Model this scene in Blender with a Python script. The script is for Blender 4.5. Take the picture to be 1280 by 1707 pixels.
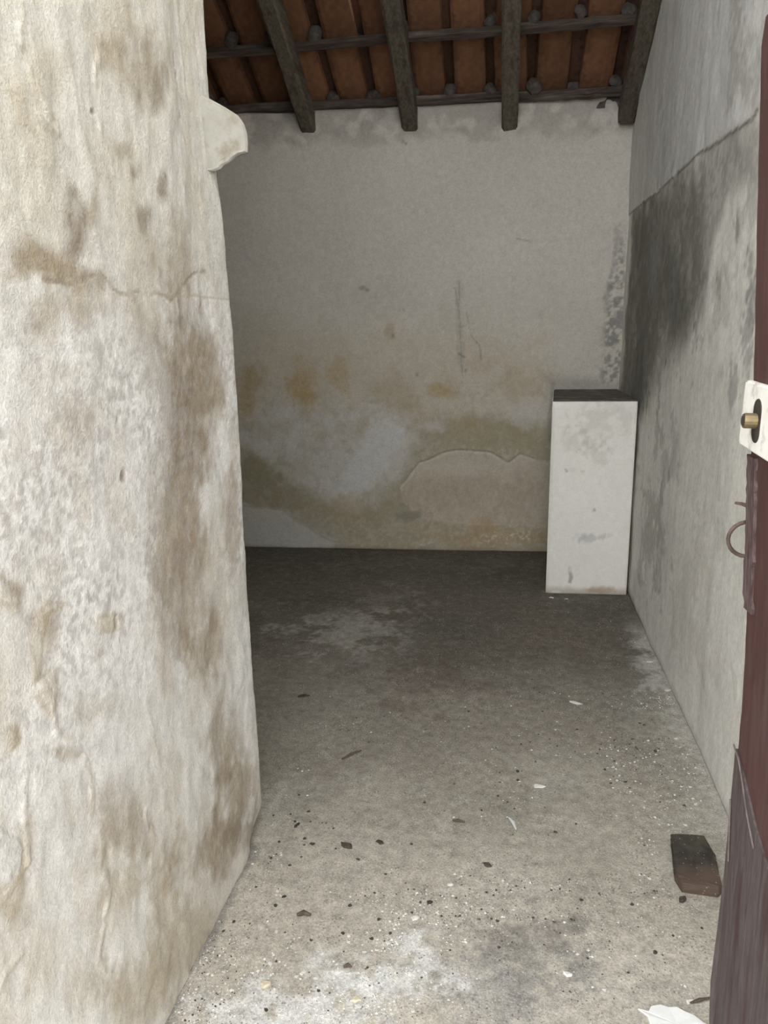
import bpy, bmesh, math, random
import numpy as np
from mathutils import Vector, Matrix

# ------------------------------------------------------------------ camera
scene = bpy.context.scene
for o in list(bpy.data.objects):
    bpy.data.objects.remove(o)
COL = scene.collection
F, W, H = 1283.0, 1280, 1707
CAM = np.array([0.0, 0.0, 1.5])
_p, _r, _s = math.radians(13.16), math.radians(0.8), math.radians(9.2)
FW = np.array([-math.sin(_s)*math.cos(_p), math.cos(_s)*math.cos(_p), -math.sin(_p)])
_r0 = np.array([math.cos(_s), math.sin(_s), 0.0])
_u0 = np.cross(_r0, FW)
RT = _r0*math.cos(_r) - _u0*math.sin(_r)
UP = _r0*math.sin(_r) + _u0*math.cos(_r)
cd = bpy.data.cameras.new('camera')
cam = bpy.data.objects.new('camera', cd)
COL.objects.link(cam)
M = Matrix.Identity(4)
for i in range(3):
    M[i][0], M[i][1], M[i][2], M[i][3] = RT[i], UP[i], -FW[i], CAM[i]
cam.matrix_world = M
cd.sensor_fit = 'VERTICAL'
cd.sensor_height = 36.0
cd.lens = 36.0*F/H
cd.clip_start = 0.05
scene.camera = cam

# ------------------------------------------------------------------ light
world = bpy.data.worlds.new('world')
scene.world = world
world.use_nodes = True
wn = world.node_tree
wn.nodes['Background'].inputs['Color'].default_value = (0.97, 0.99, 1.0, 1)   # even overcast sky
wn.nodes['Background'].inputs['Strength'].default_value = 1.0
scene.view_settings.view_transform = 'Standard'
scene.view_settings.look = 'None'
scene.view_settings.gamma = 1.0
scene.view_settings.use_curve_mapping = False
scene.view_settings.exposure = 2.3

DECK = 3.75           # length of the roof slope from the back wall
OPEN_Y = 0.55        # where the covered passage begins

LEFT_Y = .72         # the thick left wall starts a little after it

# ------------------------------------------------------------------ noise
_tabs = {}
def _tab(seed):
    if seed not in _tabs:
        _tabs[seed] = np.random.RandomState(seed).rand(256, 256)
    return _tabs[seed]
def vnoise(x, y, seed=0):
    t = _tab(seed)
    xi, yi = np.floor(x).astype(int), np.floor(y).astype(int)
    fx, fy = x-xi, y-yi
    fx, fy = fx*fx*(3-2*fx), fy*fy*(3-2*fy)
    a, b = xi & 255, yi & 255
    a1, b1 = (xi+1) & 255, (yi+1) & 255
    return (t[a, b]*(1-fx)+t[a1, b]*fx)*(1-fy) + (t[a, b1]*(1-fx)+t[a1, b1]*fx)*fy
def fbm(x, y, octv=4, seed=0, gain=0.5):
    s = 0.0; amp = 1.0; tot = 0.0
    for k in range(octv):
        s = s + amp*vnoise(x*2**k+17.3*k, y*2**k+5.7*k, seed+k)
        tot += amp; amp *= gain
    return s/tot
def sst(a, b, x):
    t = np.clip((x-a)/(b-a), 0, 1)
    return t*t*(3-2*t)

# ------------------------------------------------------------------ stain masks in wall coordinates
def sdf(u, v, poly):
    """signed distance to a polygon, positive inside"""
    P = np.array(poly)
    d = np.full(u.shape, 1e9); ins = np.zeros(u.shape, bool)
    n = len(P)
    for i in range(n):
        a, b = P[i], P[(i+1) % n]
        e = b-a; L = max(e@e, 1e-12)
        t = np.clip(((u-a[0])*e[0]+(v-a[1])*e[1])/L, 0, 1)
        d = np.minimum(d, np.hypot(u-a[0]-t*e[0], v-a[1]-t*e[1]))
        c = ((a[1] <= v) & (v < b[1])) | ((b[1] <= v) & (v < a[1]))
        with np.errstate(divide='ignore', invalid='ignore'):
            xx = a[0] + (v-a[1])/(b[1]-a[1])*e[0]
        ins ^= c & (u < xx)
    return np.where(ins, d, -d)
def polyline(u, v, pts):
    P = np.array(pts); d = np.full(u.shape, 1e9)
    for a, b in zip(P[:-1], P[1:]):
        e = b-a; L = max(e@e, 1e-12)
        t = np.clip(((u-a[0])*e[0]+(v-a[1])*e[1])/L, 0, 1)
        d = np.minimum(d, np.hypot(u-a[0]-t*e[0], v-a[1]-t*e[1]))
    return d

class Skin:
    """albedo and relief of one rendered surface over a (u,v) grid in metres"""
    def __init__(s, u, v, base, plane, axes, seed):
        s.u, s.v, s.seed = u, v, seed
        s.c = np.ones(u.shape+(3,))*np.array(base)
        s.h = np.zeros(u.shape)
        s.plane, s.axes = plane, axes
        s.wu = (fbm(u*9, v*9, 4, seed+50)-.5); s.wv = (fbm(u*9, v*9, 4, seed+60)-.5)
        s.fine = fbm(u*45, v*45, 3, seed+70)
        s.med = fbm(u*12, v*12, 4, seed+80)
        s.rag = fbm(u*28, v*20, 4, seed+90)-.5
        s.spk = fbm(u*60, v*34, 3, seed+95, .7)
    def px(s, x, y):
        d = FW*F+RT*(x-W/2)-UP*(y-H/2)
        P, n = s.plane
        t = np.dot(np.array(P)-CAM, n)/np.dot(d, n)
        Q = CAM+d*t
        return np.array([Q@s.axes[0], Q@s.axes[1]])
    def mix(s, m, col):
        m = np.clip(m, 0, 1)[..., None]
        s.c = s.c*(1-m)+np.array(col)*m
    def mul(s, m):
        s.c = s.c*m[..., None]
    def blob(s, x, y, rx, ry, col, k=0.6, warp=0.5, grain=0.5, soft=0.7):
        c = s.px(x, y); ex = s.px(x+rx, y)-c; ey = s.px(x, y+ry)-c
        A = np.linalg.inv(np.array([ex, ey]).T)
        du, dv = s.u-c[0], s.v-c[1]
        a = A[0, 0]*du+A[0, 1]*dv; b = A[1, 0]*du+A[1, 1]*dv
        r = np.hypot(a, b)+warp*(s.wu*3.4+s.rag*1.8+(s.fine-.5)*grain*1.6)
        m = (1-sst(1-soft, 1+soft*.5, r))*np.clip(k*(.72+.75*(s.spk-.15)), 0, 1)
        s.mix(m, col); return m
    def poly(s, pts, col, k=0.7, warp=0.05, soft=0.04, grain=0.0):
        P = [s.px(*q) for q in pts]
        d = sdf(s.u+s.wu*warp*2, s.v+s.wv*warp*2, P)
        m = sst(-soft, soft, d)*k
        if grain: m = m*np.clip(1-grain+2*grain*sst(.35, .65, s.fine*.5+s.med*.5), 0, 1)
        if col is not None: s.mix(m, col)
        return m
    def line(s, pts, w, col, k=0.8, warp=0.01, brk=0.0):
        P = [s.px(*q) for q in pts]
        d = polyline(s.u+s.wu*warp*2, s.v+s.wv*warp*2, P)
        m = (1-sst(w*.4, w, d))*k
        if brk: m = m*sst(brk-.15, brk+.15, s.fine*.6+s.med*.4)
        if col is not None: s.mix(m, col)
        return m

# ------------------------------------------------------------------ materials
def mat_new(name):
    m = bpy.data.materials.new(name); m.use_nodes = True
    nt = m.node_tree; b = nt.nodes['Principled BSDF']
    return m, nt, b
def N(nt, typ, **kw):
    n = nt.nodes.new(typ)
    for k, v in kw.items(): setattr(n, k, v)
    return n
def noise_node(nt, scale, detail=4, rough=.6, vec=None):
    n = N(nt, 'ShaderNodeTexNoise'); n.inputs['Scale'].default_value = scale
    n.inputs['Detail'].default_value = detail; n.inputs['Roughness'].default_value = rough
    if vec is not None: nt.links.new(vec, n.inputs['Vector'])
    return n
def ramp(nt, src, stops):
    r = N(nt, 'ShaderNodeValToRGB'); e = r.color_ramp.elements
    while len(e) < len(stops): e.new(.5)
    for q, (p, c) in zip(e, stops):
        q.position = p; q.color = (c, c, c, 1) if not hasattr(c, '__len__') else tuple(c)+(1,)
    nt.links.new(src, r.inputs[0]); return r.outputs[0]
def mixc(nt, blend, a, b, fac):
    m = N(nt, 'ShaderNodeMix', data_type='RGBA', blend_type=blend)
    for s, v in ((0, fac), (6, a), (7, b)):
        if hasattr(v, 'is_linked') or hasattr(v, 'links'): nt.links.new(v, m.inputs[s])
        elif hasattr(v, '__len__'): m.inputs[s].default_value = tuple(v)+(1,)
        else: m.inputs[s].default_value = v
    return m.outputs[2]
def surface_mat(name, fine=160, lo=.86, hi=1.1, bump=.25, dist=.004, rough=.92, flecks=None, stretch=None):
    """rendered / concrete surface: albedo from the surface's own stain field, grain and relief from nodes"""
    m, nt, b = mat_new(name)
    at = N(nt, 'ShaderNodeAttribute', attribute_name='stain')
    tc = N(nt, 'ShaderNodeTexCoord')
    vec = tc.outputs['Object']
    if stretch:
        mp = N(nt, 'ShaderNodeMapping'); mp.inputs['Scale'].default_value = stretch
        nt.links.new(vec, mp.inputs[0]); svec = mp.outputs[0]
    else: svec = vec
    n1 = noise_node(nt, fine, 3, .7, svec); n2 = noise_node(nt, 28, 5, .65, svec)
    c = mixc(nt, 'MULTIPLY', at.outputs['Color'], ramp(nt, n1.outputs['Fac'], [(.28, lo), (.72, hi)]), 1.0)
    c = mixc(nt, 'MULTIPLY', c, ramp(nt, n2.outputs['Fac'], [(.25, lo*1.02), (.75, hi*.98)]), 1.0)
    if flecks:
        for sc, thr, col, fac in flecks:
            vo = N(nt, 'ShaderNodeTexVoronoi'); vo.inputs['Scale'].default_value = sc
            nt.links.new(vec, vo.inputs['Vector'])
            f = ramp(nt, vo.outputs['Distance'], [(thr*.55, 1.0), (thr, 0.0)])
            g = noise_node(nt, sc*.12, 2, .5, vec)
            gm = ramp(nt, g.outputs['Fac'], [(.45, 0.0), (.62, fac)])
            f = mixc(nt, 'MULTIPLY', f, gm, 1.0)
            c = mixc(nt, 'MIX', c, col, f)
    nt.links.new(c, b.inputs['Base Color'])
    b.inputs['Roughness'].default_value = rough
    b.inputs['Specular IOR Level'].default_value = .2
    add = N(nt, 'ShaderNodeMath', operation='ADD')
    nt.links.new(n1.outputs['Fac'], add.inputs[0]); nt.links.new(n2.outputs['Fac'], add.inputs[1])
    bp = N(nt, 'ShaderNodeBump'); bp.inputs['Strength'].default_value = bump; bp.inputs['Distance'].default_value = dist
    nt.links.new(add.outputs[0], bp.inputs['Height']); nt.links.new(bp.outputs[0], b.inputs['Normal'])
    return m
def simple_mat(name, c1, c2, scale=12, rough=.85, bump=.3, dist=.003, stretch=(1, 1, 1), c3=None, s3=5, metallic=0.0, vary=0.0):
    m, nt, b = mat_new(name)
    tc = N(nt, 'ShaderNodeTexCoord')
    mp = N(nt, 'ShaderNodeMapping'); mp.inputs['Scale'].default_value = stretch
    nt.links.new(tc.outputs['Object'], mp.inputs[0])
    n = noise_node(nt, scale, 6, .65, mp.outputs[0])
    c = mixc(nt, 'MIX', c1, c2, ramp(nt, n.outputs['Fac'], [(.35, 0.0), (.65, 1.0)]))
    if c3 is not None:
        n3 = noise_node(nt, s3, 5, .6, mp.outputs[0])
        c = mixc(nt, 'MIX', c, c3, ramp(nt, n3.outputs['Fac'], [(.52, 0.0), (.66, 1.0)]))
    if vary:
        oi = N(nt, 'ShaderNodeObjectInfo')
        c = mixc(nt, 'MULTIPLY', c, ramp(nt, oi.outputs['Random'], [(0.0, 1-vary), (1.0, 1+vary*.6)]), 1.0)
    nt.links.new(c, b.inputs['Base Color'])
    b.inputs['Roughness'].default_value = rough; b.inputs['Metallic'].default_value = metallic
    b.inputs['Specular IOR Level'].default_value = .25
    bp = N(nt, 'ShaderNodeBump'); bp.inputs['Strength'].default_value = bump; bp.inputs['Distance'].default_value = dist
    nt.links.new(n.outputs['Fac'], bp.inputs['Height']); nt.links.new(bp.outputs[0], b.inputs['Normal'])
    return m

M_WALL = surface_mat('old_limewash', 170, .82, 1.1, .5, .005)
M_BACK = surface_mat('stained_plaster', 90, .86, 1.08, .25, .004)
M_SIDE = surface_mat('streaked_plaster', 95, .86, 1.1, .4, .004, stretch=(1, 1, .6))
M_FLOOR = surface_mat('worn_concrete', 170, .66, 1.28, .5, .005, rough=.85,
                      flecks=[(120, .30, (.62, .6, .56), .75), (90, .26, (.07, .06, .05), .7), (230, .34, (.1, .09, .08), .6)])
M_PLAIN = simple_mat('plain_plaster', (.2, .185, .165), (.28, .26, .23), 6)
M_PIER = surface_mat('pier_limewash', 140, .92, 1.05, .2, .003)
M_WOOD = simple_mat('grey_rafter_wood', (.095, .08, .062), (.18, .152, .118), 9, stretch=(9, 1, 9), c3=(.08, .065, .05), s3=3, vary=.15)
M_BATTEN = simple_mat('dark_batten_wood', (.055, .043, .037), (.105, .083, .07), 8, stretch=(1, 9, 9), c3=(.17, .145, .125), s3=3)
M_TILE = simple_mat('clay_tile', (.20, .098, .058), (.30, .145, .078), 14, c3=(.105, .06, .042), s3=6, vary=.4)
M_COVER = simple_mat('dark_clay_tile', (.085, .045, .034), (.15, .075, .05), 14, c3=(.04, .028, .025), s3=7, vary=.3)  # darker clay for the cover tiles and deck
M_MORTAR = simple_mat('old_mortar', (.05, .043, .04), (.12, .105, .095), 25)
M_DOOR = simple_mat('worn_red_brown_paint', (.068, .034, .031), (.10, .05, .046), 10, .65, .3, .002, (6, 6, .8), c3=(.095, .06, .056), s3=4)
M_DOORLOW = simple_mat('weathered_bare_wood', (.065, .05, .05), (.115, .093, .092), 14, .75, .5, .003, (7, 7, .8), c3=(.06, .034, .032), s3=3)
M_WHITE = simple_mat('chipped_white_paint', (.78, .76, .7), (.86, .84, .79), 30, .6, .2, .001, c3=(.5, .46, .4), s3=22)
M_BRASS = simple_mat('dull_brass', (.2, .15, .085), (.3, .235, .14), 40, .5, .1, .001, metallic=.8)
M_DARK = simple_mat('dark_hole', (.03, .024, .02), (.06, .048, .04), 20)
M_IRON = simple_mat('rusty_iron', (.09, .065, .055), (.17, .12, .1), 60, .7, .3, .001, metallic=.3)
M_EDGE = simple_mat('frayed_door_edge', (.05, .025, .024), (.15, .11, .11), 30, .8, .6, .003, (4, 4, .7))

# ------------------------------------------------------------------ object helpers
def tag(o, label=None, cat=None, group=None, kind=None):
    if label: o['label'] = label
    if cat: o['category'] = cat
    if group: o['group'] = group
    if kind: o['kind'] = kind
    return o
def link(name, me, mat=None, parent=None, loc=None):
    o = bpy.data.objects.new(name, me); COL.objects.link(o)
    if mat is not None and not me.materials: me.materials.append(mat)
    if parent is not None: o.parent = parent
    if loc is not None: o.location = loc
    return o
def bm_obj(name, bm, mat, parent=None, loc=None, smooth=False):
    bmesh.ops.recalc_face_normals(bm, faces=bm.faces[:])
    me = bpy.data.meshes.new(name); bm.to_mesh(me); bm.free()
    if smooth: me.polygons.foreach_set('use_smooth', [True]*len(me.polygons))
    return link(name, me, mat, parent, loc)
def grid_obj(name, P, C, mat, back=None, parent=None):
    """dense displaced sheet P[nu,nv,3] with albedo C; back = offset vector closing it into a solid"""
    nu, nv = P.shape[:2]
    idx = np.arange(nu*nv).reshape(nu, nv)
    q = np.stack([idx[:-1, :-1], idx[1:, :-1], idx[1:, 1:], idx[:-1, 1:]], -1).reshape(-1, 4)
    co = P.reshape(-1, 3); col = C.reshape(-1, 3)
    loops = [q.reshape(-1)]; sizes = [np.full(len(q), 4)]
    if back is not None:
        b = len(co)
        bk = [back]*4 if np.ndim(back) == 1 else back
        cn = [P[0, 0]+bk[0], P[-1, 0]+bk[1], P[-1, -1]+bk[2], P[0, -1]+bk[3]]
        co = np.vstack([co]+[np.array(c)[None] for c in cn])
        col = np.vstack([col, np.tile(C.reshape(-1, 3).mean(0), (4, 1))])
        for ring, (c0, c1) in ((idx[:, 0], (b, b+1)), (idx[-1, :], (b+1, b+2)), (idx[::-1, -1], (b+2, b+3)), (idx[0, ::-1], (b+3, b))):
            f = np.concatenate([ring[::-1], [c0, c1]])
            loops.append(f); sizes.append(np.array([len(f)]))
        loops.append(np.array([b+3, b+2, b+1, b])); sizes.append(np.array([4]))
    L = np.concatenate(loops).astype(np.int32); S = np.concatenate(sizes).astype(np.int32)
    me = bpy.data.meshes.new(name)
    me.vertices.add(len(co)); me.vertices.foreach_set('co', co.astype(np.float32).ravel())
    me.loops.add(len(L)); me.loops.foreach_set('vertex_index', L)
    me.polygons.add(len(S)); st = np.concatenate([[0], np.cumsum(S)[:-1]]).astype(np.int32)
    me.polygons.foreach_set('loop_start', st); me.polygons.foreach_set('loop_total', S)
    sm = np.zeros(len(S), bool); sm[:len(q)] = True
    me.polygons.foreach_set('use_smooth', sm)
    me.update(calc_edges=True); me.validate()
    a = me.attributes.new('stain', 'FLOAT_COLOR', 'POINT')
    a.data.foreach_set('color', np.hstack([np.clip(col, 0.01, .95), np.ones((len(col), 1))]).astype(np.float32).ravel())
    return link(name, me, mat, parent)
def add_box(bm, x0, x1, y0, y1, z0, z1):
    r = bmesh.ops.create_cube(bm, size=1.0)
    for v in r['verts']:
        v.co = Vector(((x0+x1)/2+v.co.x*(x1-x0), (y0+y1)/2+v.co.y*(y1-y0), (z0+z1)/2+v.co.z*(z1-z0)))
    return r['verts']
def box_obj(name, x0, x1, y0, y1, z0, z1, mat, parent=None, bev=0.0):
    bm = bmesh.new(); add_box(bm, x0, x1, y0, y1, z0, z1)
    if bev: bmesh.ops.bevel(bm, geom=bm.edges[:], offset=bev, segments=2, affect='EDGES')
    return bm_obj(name, bm, mat, parent)
def tube(bm, pts, rad, seg=8, cap=True):
    pts = [Vector(p) for p in pts]; rings = []
    for i, p in enumerate(pts):
        t = (pts[min(i+1, len(pts)-1)]-pts[max(i-1, 0)]).normalized()
        a = t.orthogonal().normalized() if i == 0 else (prev - t*prev.dot(t)).normalized()
        prev = a; b = t.cross(a)
        r = rad[i] if hasattr(rad, '__len__') else rad
        rings.append([bm.verts.new(p+(a*math.cos(2*math.pi*k/seg)+b*math.sin(2*math.pi*k/seg))*r) for k in range(seg)])
    for A, B in zip(rings[:-1], rings[1:]):
        for k in range(seg): bm.faces.new((A[k], A[(k+1) % seg], B[(k+1) % seg], B[k]))
    if cap: bm.faces.new(rings[0][::-1]); bm.faces.new(rings[-1])

XR = 0.715           # right wall plane
XL = -0.73           # left reveal plane
A_, B_ = np.array([-3.4, 5.056]), np.array([0.80, 5.270])   # foot of the back wall
def back_y(x): return A_[1]+(np.asarray(x)-A_[0])*(B_[1]-A_[1])/(B_[0]-A_[0])
_n = np.array([B_[1]-A_[1], -(B_[0]-A_[0]), 0.0]); NB = _n/np.linalg.norm(_n)

# ================================================================== LARGE STRUCTURE
# ---- floor
STEP = .008
gx = np.arange(-3.4, XR+.05, STEP); gy = np.arange(0.3, 5.32, STEP)
U, V = np.meshgrid(gx, gy, indexing='ij')
S = Skin(U, V, (.51, .472, .405), ((0, 0, 0), np.array([0, 0, 1.0])), (np.array([1., 0, 0]), np.array([0, 1., 0])), 100)
big = fbm(U*1.6, V*1.6, 4, 300); mid = fbm(U*5, V*5, 4, 320)
S.mul(.80+.4*big); S.mul(.84+.32*mid)
# concrete gets darker further in
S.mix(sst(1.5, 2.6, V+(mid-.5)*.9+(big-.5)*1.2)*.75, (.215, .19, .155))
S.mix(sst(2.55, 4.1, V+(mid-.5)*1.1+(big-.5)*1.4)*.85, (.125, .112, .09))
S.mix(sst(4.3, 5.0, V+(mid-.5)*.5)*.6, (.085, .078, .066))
S.blob(520, 1060, 120, 60, (.12, .11, .09), .35, .8)
S.blob(590, 1045, 85, 42, (.36, .34, .30), .85, .9, 1)
S.blob(560, 1075, 40, 18, (.36, .34, .30), .5, .8, 1)
S.blob(640, 1000, 60, 22, (.27, .25, .21), .5, .9, 1)
S.blob(760, 1050, 90, 30, (.11, .105, .09), .5, .8)
S.blob(560, 1000, 60, 20, (.10, .09, .075), .55, .8)
S.blob(700, 940, 160, 14, (.2, .19, .17), .35, .7)
S.blob(700, 1130, 110, 45, (.13, .1, .08), .45, .9)
S.blob(900, 1060, 90, 40, (.17, .13, .105), .35, .9)
S.blob(1085, 1110, 50, 70, (.12, .115, .095), .55, .9, 1)
S.blob(990, 1010, 60, 25, (.10, .095, .08), .5, .8)
# swept line of lime dust along the right wall
dw = XR-U
S.mix((1-sst(.0, .11, dw+S.wu*.14+(S.fine-.5)*.06))*.75*sst(1.3, 1.7, V)*(1-sst(3.7, 4.1, V)), (.52, .5, .455))
S.mix((1-sst(.05, .3, dw+S.wu*.3))*.4*sst(1.6, 2.0, V)*(1-sst(2.9, 3.5, V)), (.46, .44, .38))
S.blob(1075, 1100, 18, 30, (.5, .49, .45), .5, 1, 1)
# soot and oil marks near the doorway
S.blob(880, 1580, 60, 80, (.235, .22, .2), .6, .9, 1)
S.blob(840, 1545, 90, 30, (.2, .18, .16), .4, 1, 1)
S.blob(800, 1660, 110, 60, (.3, .29, .28), .45, .9, 1)
S.blob(470, 1420, 30, 50, (.24, .22, .2), .3, .8)
S.blob(780, 1340, 220, 30, (.26, .24, .2), .3, 1)
# white powder patches in front
pw = sst(.36, .62, fbm(U*34, V*26, 4, 340, .65))
for a in ((620, 1640, 110, 60, .8), (700, 1570, 50, 45, .8), (400, 1690, 130, 45, .8), (330, 1660, 50, 40, .5), (560, 1690, 120, 40, .8), (700, 1640, 90, 40, .6), (440, 1640, 40, 20, .5)):
    c0 = S.px(a[0], a[1]); e0 = np.linalg.norm(S.px(a[0]+a[2], a[1])-c0); e1 = np.linalg.norm(S.px(a[0], a[1]+a[3])-c0)
    r = np.hypot((U-c0[0])/e0, (V-c0[1])/e1)+S.wu*1.6
    S.mix((1-sst(.4, 1.15, r))*a[4]*np.clip(pw*1.3, 0, 1), (.74, .735, .72))
S.line([(415, 1412), (360, 1525), (290, 1665), (262, 1720)], .035, (.2, .19, .18), .6, .04)
S.h = (fbm(U*4, V*4, 4, 360)-.5)*.010+(fbm(U*22, V*22, 3, 370)-.5)*.003
Pf = np.stack([U, V, S.h-.002], -1)
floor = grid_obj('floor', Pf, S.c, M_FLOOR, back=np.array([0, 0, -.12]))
tag(floor, 'dirty worn concrete floor strewn with plaster flakes', kind='structure')
FLOOR_H = S.h; FLOOR_ORG = (gx[0], gy[0])
def floor_z(x, y):
    i = int(np.clip(round((x-gx[0])/STEP), 0, len(gx)-1)); j = int(np.clip(round((y-gy[0])/STEP), 0, len(gy)-1))
    return float(FLOOR_H[i, j]-.002)
g = box_obj('trim_1', -9, 9, -12, .29, -.14, -.01, simple_mat('outside_paving', (.36, .34, .31), (.44, .42, .38), 4))
tag(g, 'pale paving outside the doorway', kind='structure')

# ---- back wall
gx = np.concatenate([np.arange(-3.4, -2.0, .05), np.arange(-2.0, .80, .008)]); gt = np.linspace(0, 1, 360)
U, T = np.meshgrid(gx, gt, indexing='ij')
top = 2.865+(fbm(gx*5, gx*0+3, 3, 401)-.5)*.06
V = T*top[:, None]
P0 = (A_[0], A_[1], 0)
S = Skin(U, V, (.60, .563, .508), (P0, NB), (np.array([1., 0, 0]), np.array([0, 0, 1.])), 400)
big = fbm(U*1.5, V*1.5, 4, 430)
S.mul(.90+.2*big)
S.mix(sst(.9, 1.4, V)*(1-sst(1.5, 1.95, V))*.35, (.55, .50, .41))
TAN = (.40, .315, .19); OCH = (.45, .335, .18); OLV = (.36, .315, .215)
S.poly([(395, 520), (480, 540), (640, 560), (900, 560), (930, 640), (920, 720), (680, 720), (500, 690), (395, 700)], (.50, .435, .325), .5, .1, .12, .4)
S.poly([(395, 745), (450, 765), (540, 830), (590, 852), (640, 838), (680, 770), (700, 720), (780, 690), (900, 705), (930, 730), (930, 935), (395, 935)], OLV, .85, .06, .05, .3)
S.poly([(400, 700), (470, 670), (570, 690), (640, 660), (690, 690), (680, 740), (640, 780), (590, 825), (500, 815), (440, 765), (400, 735)], (.57, .55, .515), .75, .12, .05, .2)
low = 1-sst(1.0, 1.45, V)
S.mix(sst(.5, .68, fbm(U*8, V*7, 5, 476, .6))*low*.4, (.43, .38, .28))
S.mix(sst(.52, .7, fbm(U*30, V*26, 4, 477, .65))*low*.35, (.39, .345, .26))
S.mix(sst(.55, .72, fbm(U*5, V*5, 5, 478, .6))*(1-sst(1.5, 2.1, V))*.25, (.47, .43, .35))
S.poly([(620, 690), (690, 690), (640, 790), (590, 830), (565, 815)], (.64, .635, .62), .6, .05, .04)
for b in ((505, 642, 24, 38, OCH, .75), (512, 665, 18, 22, OCH, .45), (567, 622, 22, 26, OCH, .6), (412, 648, 16, 45, OCH, .7), (424, 620, 18, 30, TAN, .4), (652, 557, 11, 16, TAN, .65),
          (740, 650, 26, 15, OCH, .8), (655, 655, 40, 32, TAN, .4), (690, 690, 40, 25, TAN, .35), (860, 640, 40, 30, TAN, .35), (790, 610, 50, 20, TAN, .25),
          (430, 800, 45, 45, (.28, .25, .16), .6), (480, 830, 40, 30, (.31, .27, .18), .5), (570, 850, 50, 30, TAN, .45), (640, 840, 35, 30, OLV, .5), (605, 705, 8, 16, TAN, .4), (533, 722, 14, 14, TAN, .3),
          (800, 720, 90, 22, OLV, .6), (780, 705, 30, 14, TAN, .5), (870, 735, 50, 20, OLV, .5), (640, 500, 60, 40, (.45, .42, .35), .3), (500, 880, 80, 30, (.4, .36, .29), .4)):
    S.blob(*b)
S.blob(722, 713, 20, 10, (.60, .585, .555), .7)
S.blob(885, 690, 35, 20, (.57, .55, .515), .6)
# bare render where a sheet of plaster has come off
PEEL = [(668, 812), (686, 785), (698, 770), (722, 762), (745, 752), (775, 748), (810, 752), (838, 764), (850, 771), (866, 757), (890, 764), (935, 770), (935, 880), (840, 876), (760, 872), (715, 868), (690, 852), (672, 835)]
m = S.poly(PEEL, (.50, .435, .345), .92, .012, .006)
S.h -= m*.007
S.h += S.line(PEEL[:11], .03, None, 1, .012)*(1-np.clip(m*1.1, 0, 1))*.004
S.mix(S.line(PEEL[:11], .028, None, .75, .012)*m, (.66, .62, .55))  # pale rim paints the light caught on the broken plaster edge
S.mix(S.line(PEEL[:11], .006, None, .5, .012, .35), (.27, .23, .17))
S.mix(m*sst(.4, .62, S.spk)*.35, (.38, .32, .24))
S.mix((m > .5)*sst(.42, .62, fbm(U*9, V*9, 4, 475))*.4, (.58, .52, .43))
S.blob(760, 820, 70, 30, (.44, .375, .285), .5)
S.blob(870, 830, 45, 40, (.42, .36, .285), .45)
S.blob(800, 780, 80, 14, (.56, .51, .43), .5)
S.blob(800, 895, 120, 24, (.46, .325, .185), .65)
S.blob(690, 860, 24, 8, (.24, .235, .19), .7)
S.blob(668, 845, 14, 8, (.3, .29, .22), .5)
m = S.poly([(395, 835), (440, 845), (480, 852), (520, 880), (560, 900), (540, 935), (395, 935)], (.55, .535, .50), .85, .03, .012)
S.h += m*.004
S.line([(410, 842), (470, 850), (520, 882), (560, 905)], .012, (.33, .3, .22), .5, .02)
sp = sst(.55, .7, fbm(U*55, V*55, 2, 470))
for b in ((835, 902, 28, 9), (880, 893, 30, 8), (845, 880, 14, 6), (720, 905, 25, 8)):
    c = S.c.copy(); m = S.blob(*b, (.68, .66, .6), 1.0, .8, 1); S.c = c; S.mix(m*sp, (.66, .63, .56))
S.mix(S.poly([(560, 860), (920, 880), (930, 935), (540, 935)], None, .5, .05, .05)*sp, (.52, .45, .34))
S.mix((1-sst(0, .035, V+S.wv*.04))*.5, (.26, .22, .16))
# scratches, soot and painted shade beside the pier
for L in ([(764, 470), (768, 560), (772, 630)], [(757, 480), (766, 520)], [(778, 520), (786, 560), (800, 580), (802, 600)], [(768, 545), (790, 540)]):
    S.line(L, .006, (.25, .23, .2), .6, .01, .38)
S.line([(765, 465), (770, 600)], .035, (.38, .355, .31), .45, .02, .4)
S.line([(765, 590), (776, 596)], .008, (.2, .18, .15), .7)
S.line([(860, 398), (882, 402)], .007, (.3, .28, .25), .6); S.blob(884, 404, 4, 4, (.28, .26, .23), .6)
for q in ((672, 236, 3, 4), (676, 240, 3, 3), (655, 560, 3, 5), (695, 625, 3, 4), (776, 617, 4, 4), (604, 480, 5, 4), (612, 484, 4, 3), (673, 517, 3, 4)):
    S.blob(*q, (.2, .18, .14), .6, .3)
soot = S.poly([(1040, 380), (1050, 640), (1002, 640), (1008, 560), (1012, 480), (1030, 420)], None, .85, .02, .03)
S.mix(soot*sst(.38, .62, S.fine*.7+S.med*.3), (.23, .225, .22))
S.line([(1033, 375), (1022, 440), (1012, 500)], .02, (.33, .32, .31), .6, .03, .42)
S.line([(921, 640), (918, 690), (916, 730)], .022, (.3, .28, .24), .55, .02, .35)  # shade at the pier's side, painted into the wall colour
S.mix(S.poly([(905, 625), (1060, 640), (1060, 665), (915, 665)], None, .5, .02, .04), (.33, .315, .29))
# eaves: hand-thrown mortar between the rafters
ev = sst(2.64, 2.74, V+(S.wv)*.12)
S.h += ev*(.012+.02*fbm(U*14, V*14, 3, 480))
S.mix(ev*.75*sst(.3, .55, S.med), (.42, .385, .34))
S.h += (fbm(U*3, V*3, 4, 490)-.5)*.018+(S.med-.5)*.003
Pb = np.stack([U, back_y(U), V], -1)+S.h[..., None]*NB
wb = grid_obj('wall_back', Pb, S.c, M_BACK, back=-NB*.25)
tag(wb, 'whitewashed back wall with ochre damp stains and a peeled plaster patch low down', kind='structure')

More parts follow.
